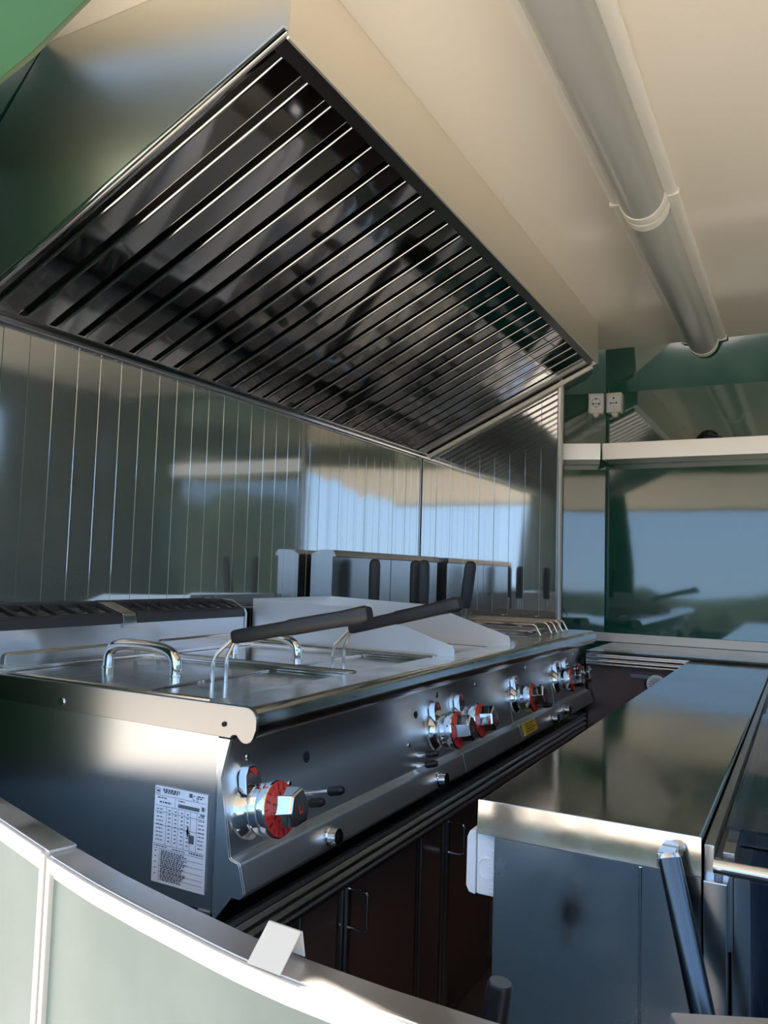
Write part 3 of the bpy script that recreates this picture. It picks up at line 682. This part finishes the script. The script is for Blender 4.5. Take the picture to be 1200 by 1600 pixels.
def socket(label, c, nrm_, ring):
    """c is the centre on the wall"""
    c = Vector(c); n_ = Vector(nrm_).normalized(); sd = Vector((-n_.y, n_.x, 0)); up = Vector((0, 0, 1))
    t = thing('wall_socket', label, 'socket', c, 'sockets in the corner above the shelf')
    def bx(u0, u1, v0, v1, d0, d1, nm, mt_, par=None, bv=.003):
        q = [c+sd*u+up*v+n_*d for d in (d0, d1) for (u, v) in ((u0, v0), (u1, v0), (u1, v1), (u0, v1))]
        return MB().add(q, [(3,2,1,0), (4,5,6,7), (0,1,5,4), (1,2,6,5), (2,3,7,6), (3,0,4,7)]).build(nm, mt_, par or t, bv)
    bx(-.031, .031, -.042, .042, .0005, .040, 'box', M['ivory'])
    f = bx(-.0235, .0235, -.026, .030, .040, .043, 'face_plate', M['white'], None, .001)
    if ring: MB().lathe([(0, .019), (.0015, .019), (.0015, .0172), (0, .0172)], c+n_*.043+up*.002, n_, 28, hole=True).build('ring', M['dark_steel'], f)
    for u, v, r in ((-.012, -.003, .0034), (0, -.003, .0026), (.012, -.003, .0034), (-.007, -.003, .002), (.007, -.003, .002), (0, .018, .0038), (0, -.018, .002)):
        MB().lathe([(.0, r), (.0006, r)], c+sd*u+up*v+n_*.043, n_, 12).build('pin_hole', M['hole'], f)
    MB().lathe([(.006, .013), (.030, .012), (.033, .008)], c-up*.045, n_, 16).build('cable_gland', M['ivory'], t)
socket('right socket, facing forward on the wide green sheet', (.7005, YF, 1.819), (0, -1, 0), False)
d15 = Vector((math.cos(math.radians(15)), math.sin(math.radians(15)), 0)); 
cs_ = Vector((XC1, YF, 1.819))-d15*.042
socket('left socket with round recess, on the narrow green sheet', cs_, (math.sin(math.radians(15)), -math.cos(math.radians(15)), 0), True)

# ------------------------------------------------------------------ serving counter on the right
rc = thing('serving_counter', 'polished steel counter in the right foreground with smeared top', 'counter', (1.17, 1.0, 0))
MB().prism([(1.045, .782), (1.045, .816), (1.049, .820), (1.296, .820), (1.298, .818), (1.298, .790), (1.294, .790), (1.294, .782)], 'y', .032, 1.975).build('counter_top', M['counter_steel'], rc, .0006)
MB().box(1.070, 1.294, .034, 1.97, .0, .782).build('body', M['sheet_steel'], rc)
MB().prism([(.0330, .8198), (.0315, .8194), (.0309, .808), (.0301, .797), (.0290, .787), (.0283, .780), (.0330, .780)], 'x', 1.0445, 1.2985).build('top_apron', M['apron_steel'], rc, label='bright folded front edge of the top')
MB().prism([(.0300, .7798), (.0276, .7790), (.0270, .765), (.0267, .745), (.0266, .0), (.0316, .0)][::-1], 'x', 1.0675, 1.2988).build('end_sheet', M['sheet_steel'], rc, label='wavy smoky steel end sheet')
m = MB(); m.tube([(1.2365, .0268, .02), (1.2365, .0268, .778)], .0018, 8); m.build('seam', M['sheet_steel'], rc)
# junction box and cable duct on its left flank
jb = thing('junction_box', 'white plastic junction box on the left flank of the right counter', 'box', (1.05, .07, .74))
MB().box(1.040, 1.0668, .040, .125, .704, .779).build('box_base', M['white'], jb, .003)
MB().prism([(1.0395, .703), (1.0395, .7805), (1.031, .7785), (1.0275, .770), (1.0270, .712), (1.0310, .7045)], 'y', .039, .126).build('box_cover', M['white'], jb, .002)
m = MB()
for k in range(14):
    z = .709+.0048*k; m.box(1.056, 1.0666, .0388, .0402, z, z+.0022)
m.build('box_ribs', M['white'], jb)
MB().lathe([(0, .0130), (.0014, .0126), (.0014, .0114), (.0002, .0112)], (1.0545, .0400, .737), (0, -1, 0), 28).build('knockout', M['white'], jb)
tag(MB().box(1.0585, 1.0670, .060, .080, .02, .703).build('cable_duct', M['white'], None, .001), 'white cable duct running down below the junction box', 'duct')
tag(MB().lathe([(0, .006), (.006, .009), (.030, .009), (.036, .005)], (1.052, .10, .668), (0, 0, 1), 14).build('cable_gland', M['blue']), 'small blue cable gland under the junction box', 'gland')
# display case beyond the counter
dc = thing('display_case', 'steel display case with sliding covers tinted by reflected sky at the right edge', 'display case', (1.52, 1.0, 0))
MB().box(1.2995, 1.310, .05, 1.96, .70, .808).build('side_rail', M['steel'], dc, .001)
MB().box(1.310, 1.318, .05, 1.96, .70, .796).build('side_rail', M['dark_steel'], dc, .001)
MB().box(1.318, 1.330, .05, 1.96, .70, .803).build('side_rail', M['steel'], dc, .001)
MB().box(1.326, 1.345, .05, 1.96, .20, .785).build('inner_liner', M['sheet_steel'], dc, .002)
MB().box(1.345, 1.90, .30, .315, .10, .78).build('inner_back', M['dark_steel'], dc)
MB().box(1.30, 1.92, .05, 1.96, .0, .20).build('case_floor', M['dark_steel'], dc)
MB().box(1.90, 1.92, .05, 1.96, .20, .80).build('far_side', M['sheet_steel'], dc)
MB().box(1.2990, 1.324, .034, .052, .0, .775).build('corner_post', M['steel'], dc, .002)
MB().box(1.3165, 1.90, .116, 1.00, .8085, .8125).build('sliding_cover', M['glass'], dc, .0008, label='upper clear cover tinted by reflected sky')
MB().box(1.3310, 1.90, .086, .90, .7995, .8035).build('sliding_cover', M['glass'], dc, .0008, label='lower clear cover tinted by reflected sky')
MB().box(1.335, 1.90, .058, .064, .20, .775).build('front_pane', M['glass'], dc, .0008)
MB().tube([(1.311, .030, .793), (1.60, .030, .793)], .0075, 14).build('front_bar', M['chrome'], dc, angle=60, label='round polished bar across the front')
# prop and rubber buffer
pr = thing('hinged_prop', 'dark round steel prop leaning in front of the right counter', 'prop', (1.30, -.03, .65))
MB().tube([(1.270, .006, .800), (1.342, -.085, .560)], .0120, 18).build('prop_tube', M['prop_steel'], pr, angle=60)
MB().lathe([(0, .0118), (.004, .0122), (.008, .011), (.010, .006)], (1.270, .006, .796), (-.28, .35, .9), 16).build('prop_end', M['steel'], pr)
MB().box(1.258, 1.275, .0, .0278, .790, .806).build('prop_hinge', M['steel'], pr, .002)

# ------------------------------------------------------------------ low curved end wall in the foreground
ZT = .74
inner = [Vector(p) for p in ((.02, -.003), (.342, -.101), (.586, -.1765), (.70, -.2085), (.79, -.2290), (.861, -.2430), (.93, -.2570), (.993, -.2660), (1.08, -.2720), (1.175, -.2740), (1.285, -.2700))]
def sub(path, x0, x1, n=24):
    out = []
    for i in range(n+1):
        x = x0+(x1-x0)*i/n
        for p, q in zip(path, path[1:]):
            if p.x-1e-6 <= x <= q.x+1e-6:
                t = (x-p.x)/(q.x-p.x); out.append(Vector((x, p.y+(q.y-p.y)*t))); break
    return out
def offs(path, d):
    out = []
    for i, p in enumerate(path):
        t = (path[min(i+1, len(path)-1)]-path[max(i-1, 0)]).normalized(); out.append(p+Vector((t.y, -t.x))*d)
    return out
lw = structroot('wall_near', (.6, -.2, 0), 'low curved green end wall with steel top, across the foreground')
XJ = .597
def band(x0, x1, d0, d1, z0, z1, name, mt_, label=None, bv=.001, n=24):
    MB().strip(offs(sub(inner, x0, x1, n), d0), z0, z1, d1-d0, 1).build(name, M[mt_], lw, bv, label=label)
band(.02, XJ-.001, .0, .036, .715, ZT+.004, 'top_cap', 'cap_steel', 'flat left piece of the steel top', .002)
band(XJ+.001, 1.285, .0, .036, .715, ZT, 'top_cap', 'cap_steel', 'curved right piece of the steel top', .002)
for x0, x1 in ((.02, XJ-.012), (XJ+.012, 1.285)):
    band(x0, x1, .036, .0405, .722, ZT-.002 if x0 > .5 else ZT+.002, 'top_trim', 'white_trim', None, .0015)
band(.02, 1.285, .002, .010, .0, .716, 'inner_sheet', 'inner_sky_tint', 'inner face tinted with sky blue', 0)
band(.02, XJ-.006, .010, .034, .0, .716, 'green_panel', 'green_out', 'flat left green panel', 0)
band(XJ+.006, 1.285, .010, .034, .0, .716, 'green_panel', 'green_out', 'curved right green panel', 0)
band(XJ-.0145, XJ-.002, .030, .041, .0, .7405, 'joint_trim', 'white_trim', None, .002, 4)
band(XJ+.002, XJ+.0125, .030, .0405, .0, .738, 'joint_trim', 'white_trim', None, .002, 4)
lr = structroot('wall_near_right_low', (1.6, -.1, 0), 'low steel capped end wall at the bottom right')
rp_ = [Vector((1.297, -.186)), Vector((1.60, -.045))]
MB().strip(rp_, .70, ZT+.001, .040, 1).build('top_cap', M['cap_steel'], lr, .004)
MB().strip(offs(rp_, .002), 0, .70, .008, 1).build('inner_sheet', M['inner_sky_tint'], lr)
MB().strip(offs(rp_, .010), 0, .70, .026, 1).build('green_panel', M['green_out'], lr)
# folded clip on the top
cl = Vector((1.0, -.0)); 
kk = thing('folded_clip', 'bent bright steel clip hooked over the top of the low wall', 'clip', (.985, -.28, ZT))
dr = Vector((.995, -.085, 0)).normalized(); on = Vector((-dr.y, dr.x, 0)); on = on if on.y > 0 else -on
o = Vector((.958, -.300, ZT+.001))
def cp(t, d, z): return o+dr*t+on*d+Vector((0, 0, z))
prof = [(-.002, -.001), (.026, .026), (.029, .0255), (.034, .002), (.0325, .002), (.0278, .0242), (.0262, .0244), (-.0005, -.0015)]
q0 = [cp(-.004, d, z) for d, z in prof]; q1 = [cp(.034, d, z) for d, z in prof]; n = len(prof)
MB().add(q0+q1, [(i, (i+1) % n, (i+1) % n+n, i+n) for i in range(n)]+[tuple(range(n-1, -1, -1)), tuple(range(n, 2*n))]).build('clip_plate', M['white_trim'], kk)
bf_ = thing('rubber_buffer', 'short black cylindrical buffer standing behind the low wall', 'buffer', (1.125, -.12, .65))
MB().lathe([(0, .0125), (.003, .0135), (.046, .0130), (.050, .011)], (1.122, -.12, .642), (.14, .02, 1), 18).build('buffer_body', M['black'], bf_, angle=50)
MB().lathe([(0, .006), (.03, .006)], (1.1185, -.12, .612), (.14, .02, 1), 12).build('buffer_pin', M['chrome'], bf_)

# ------------------------------------------------------------------ what the steel and the green wall mirror from outside
def hedge(p, q, h, label):
    rr = random.Random(int(p[0]*10)); p = Vector(p); q = Vector(q); d = (q-p).normalized(); n_ = Vector((-d.y, d.x)); nx, nz = 70, 8; vv = []; ff = []
    prof = [(-.5, 0), (-.62, .35), (-.55, .7), (-.35, .95), (0, 1), (.35, .95), (.55, .7), (.62, .35), (.5, 0)]
    for i in range(nx+1):
        for (o_, z) in prof:
            u = i/nx; c = p+(q-p)*u+n_*(o_+rr.uniform(-.1, .1)); vv.append((c.x, c.y, -.55+h*z*(1+.06*math.sin(u*37)+.04*math.sin(u*91+1))+rr.uniform(-.05, .05)*z))
    k = len(prof)
    for i in range(nx):
        for j in range(k-1): ff.append((i*k+j, i*k+j+1, (i+1)*k+j+1, (i+1)*k+j))
    o = MB().add(vv, ff).build('hedge', M['hedge'])
    return tag(o, label, 'hedge')
hedge((-14, -9), (16, -9), 1.42, 'low dark hedge bordering the yard behind the viewer')
hedge((8.5, -8), (8.5, 14), 3.0, 'tall dark hedge added outside the side opening to block the sky')  # added unseen, keeps bright sky out of the side opening
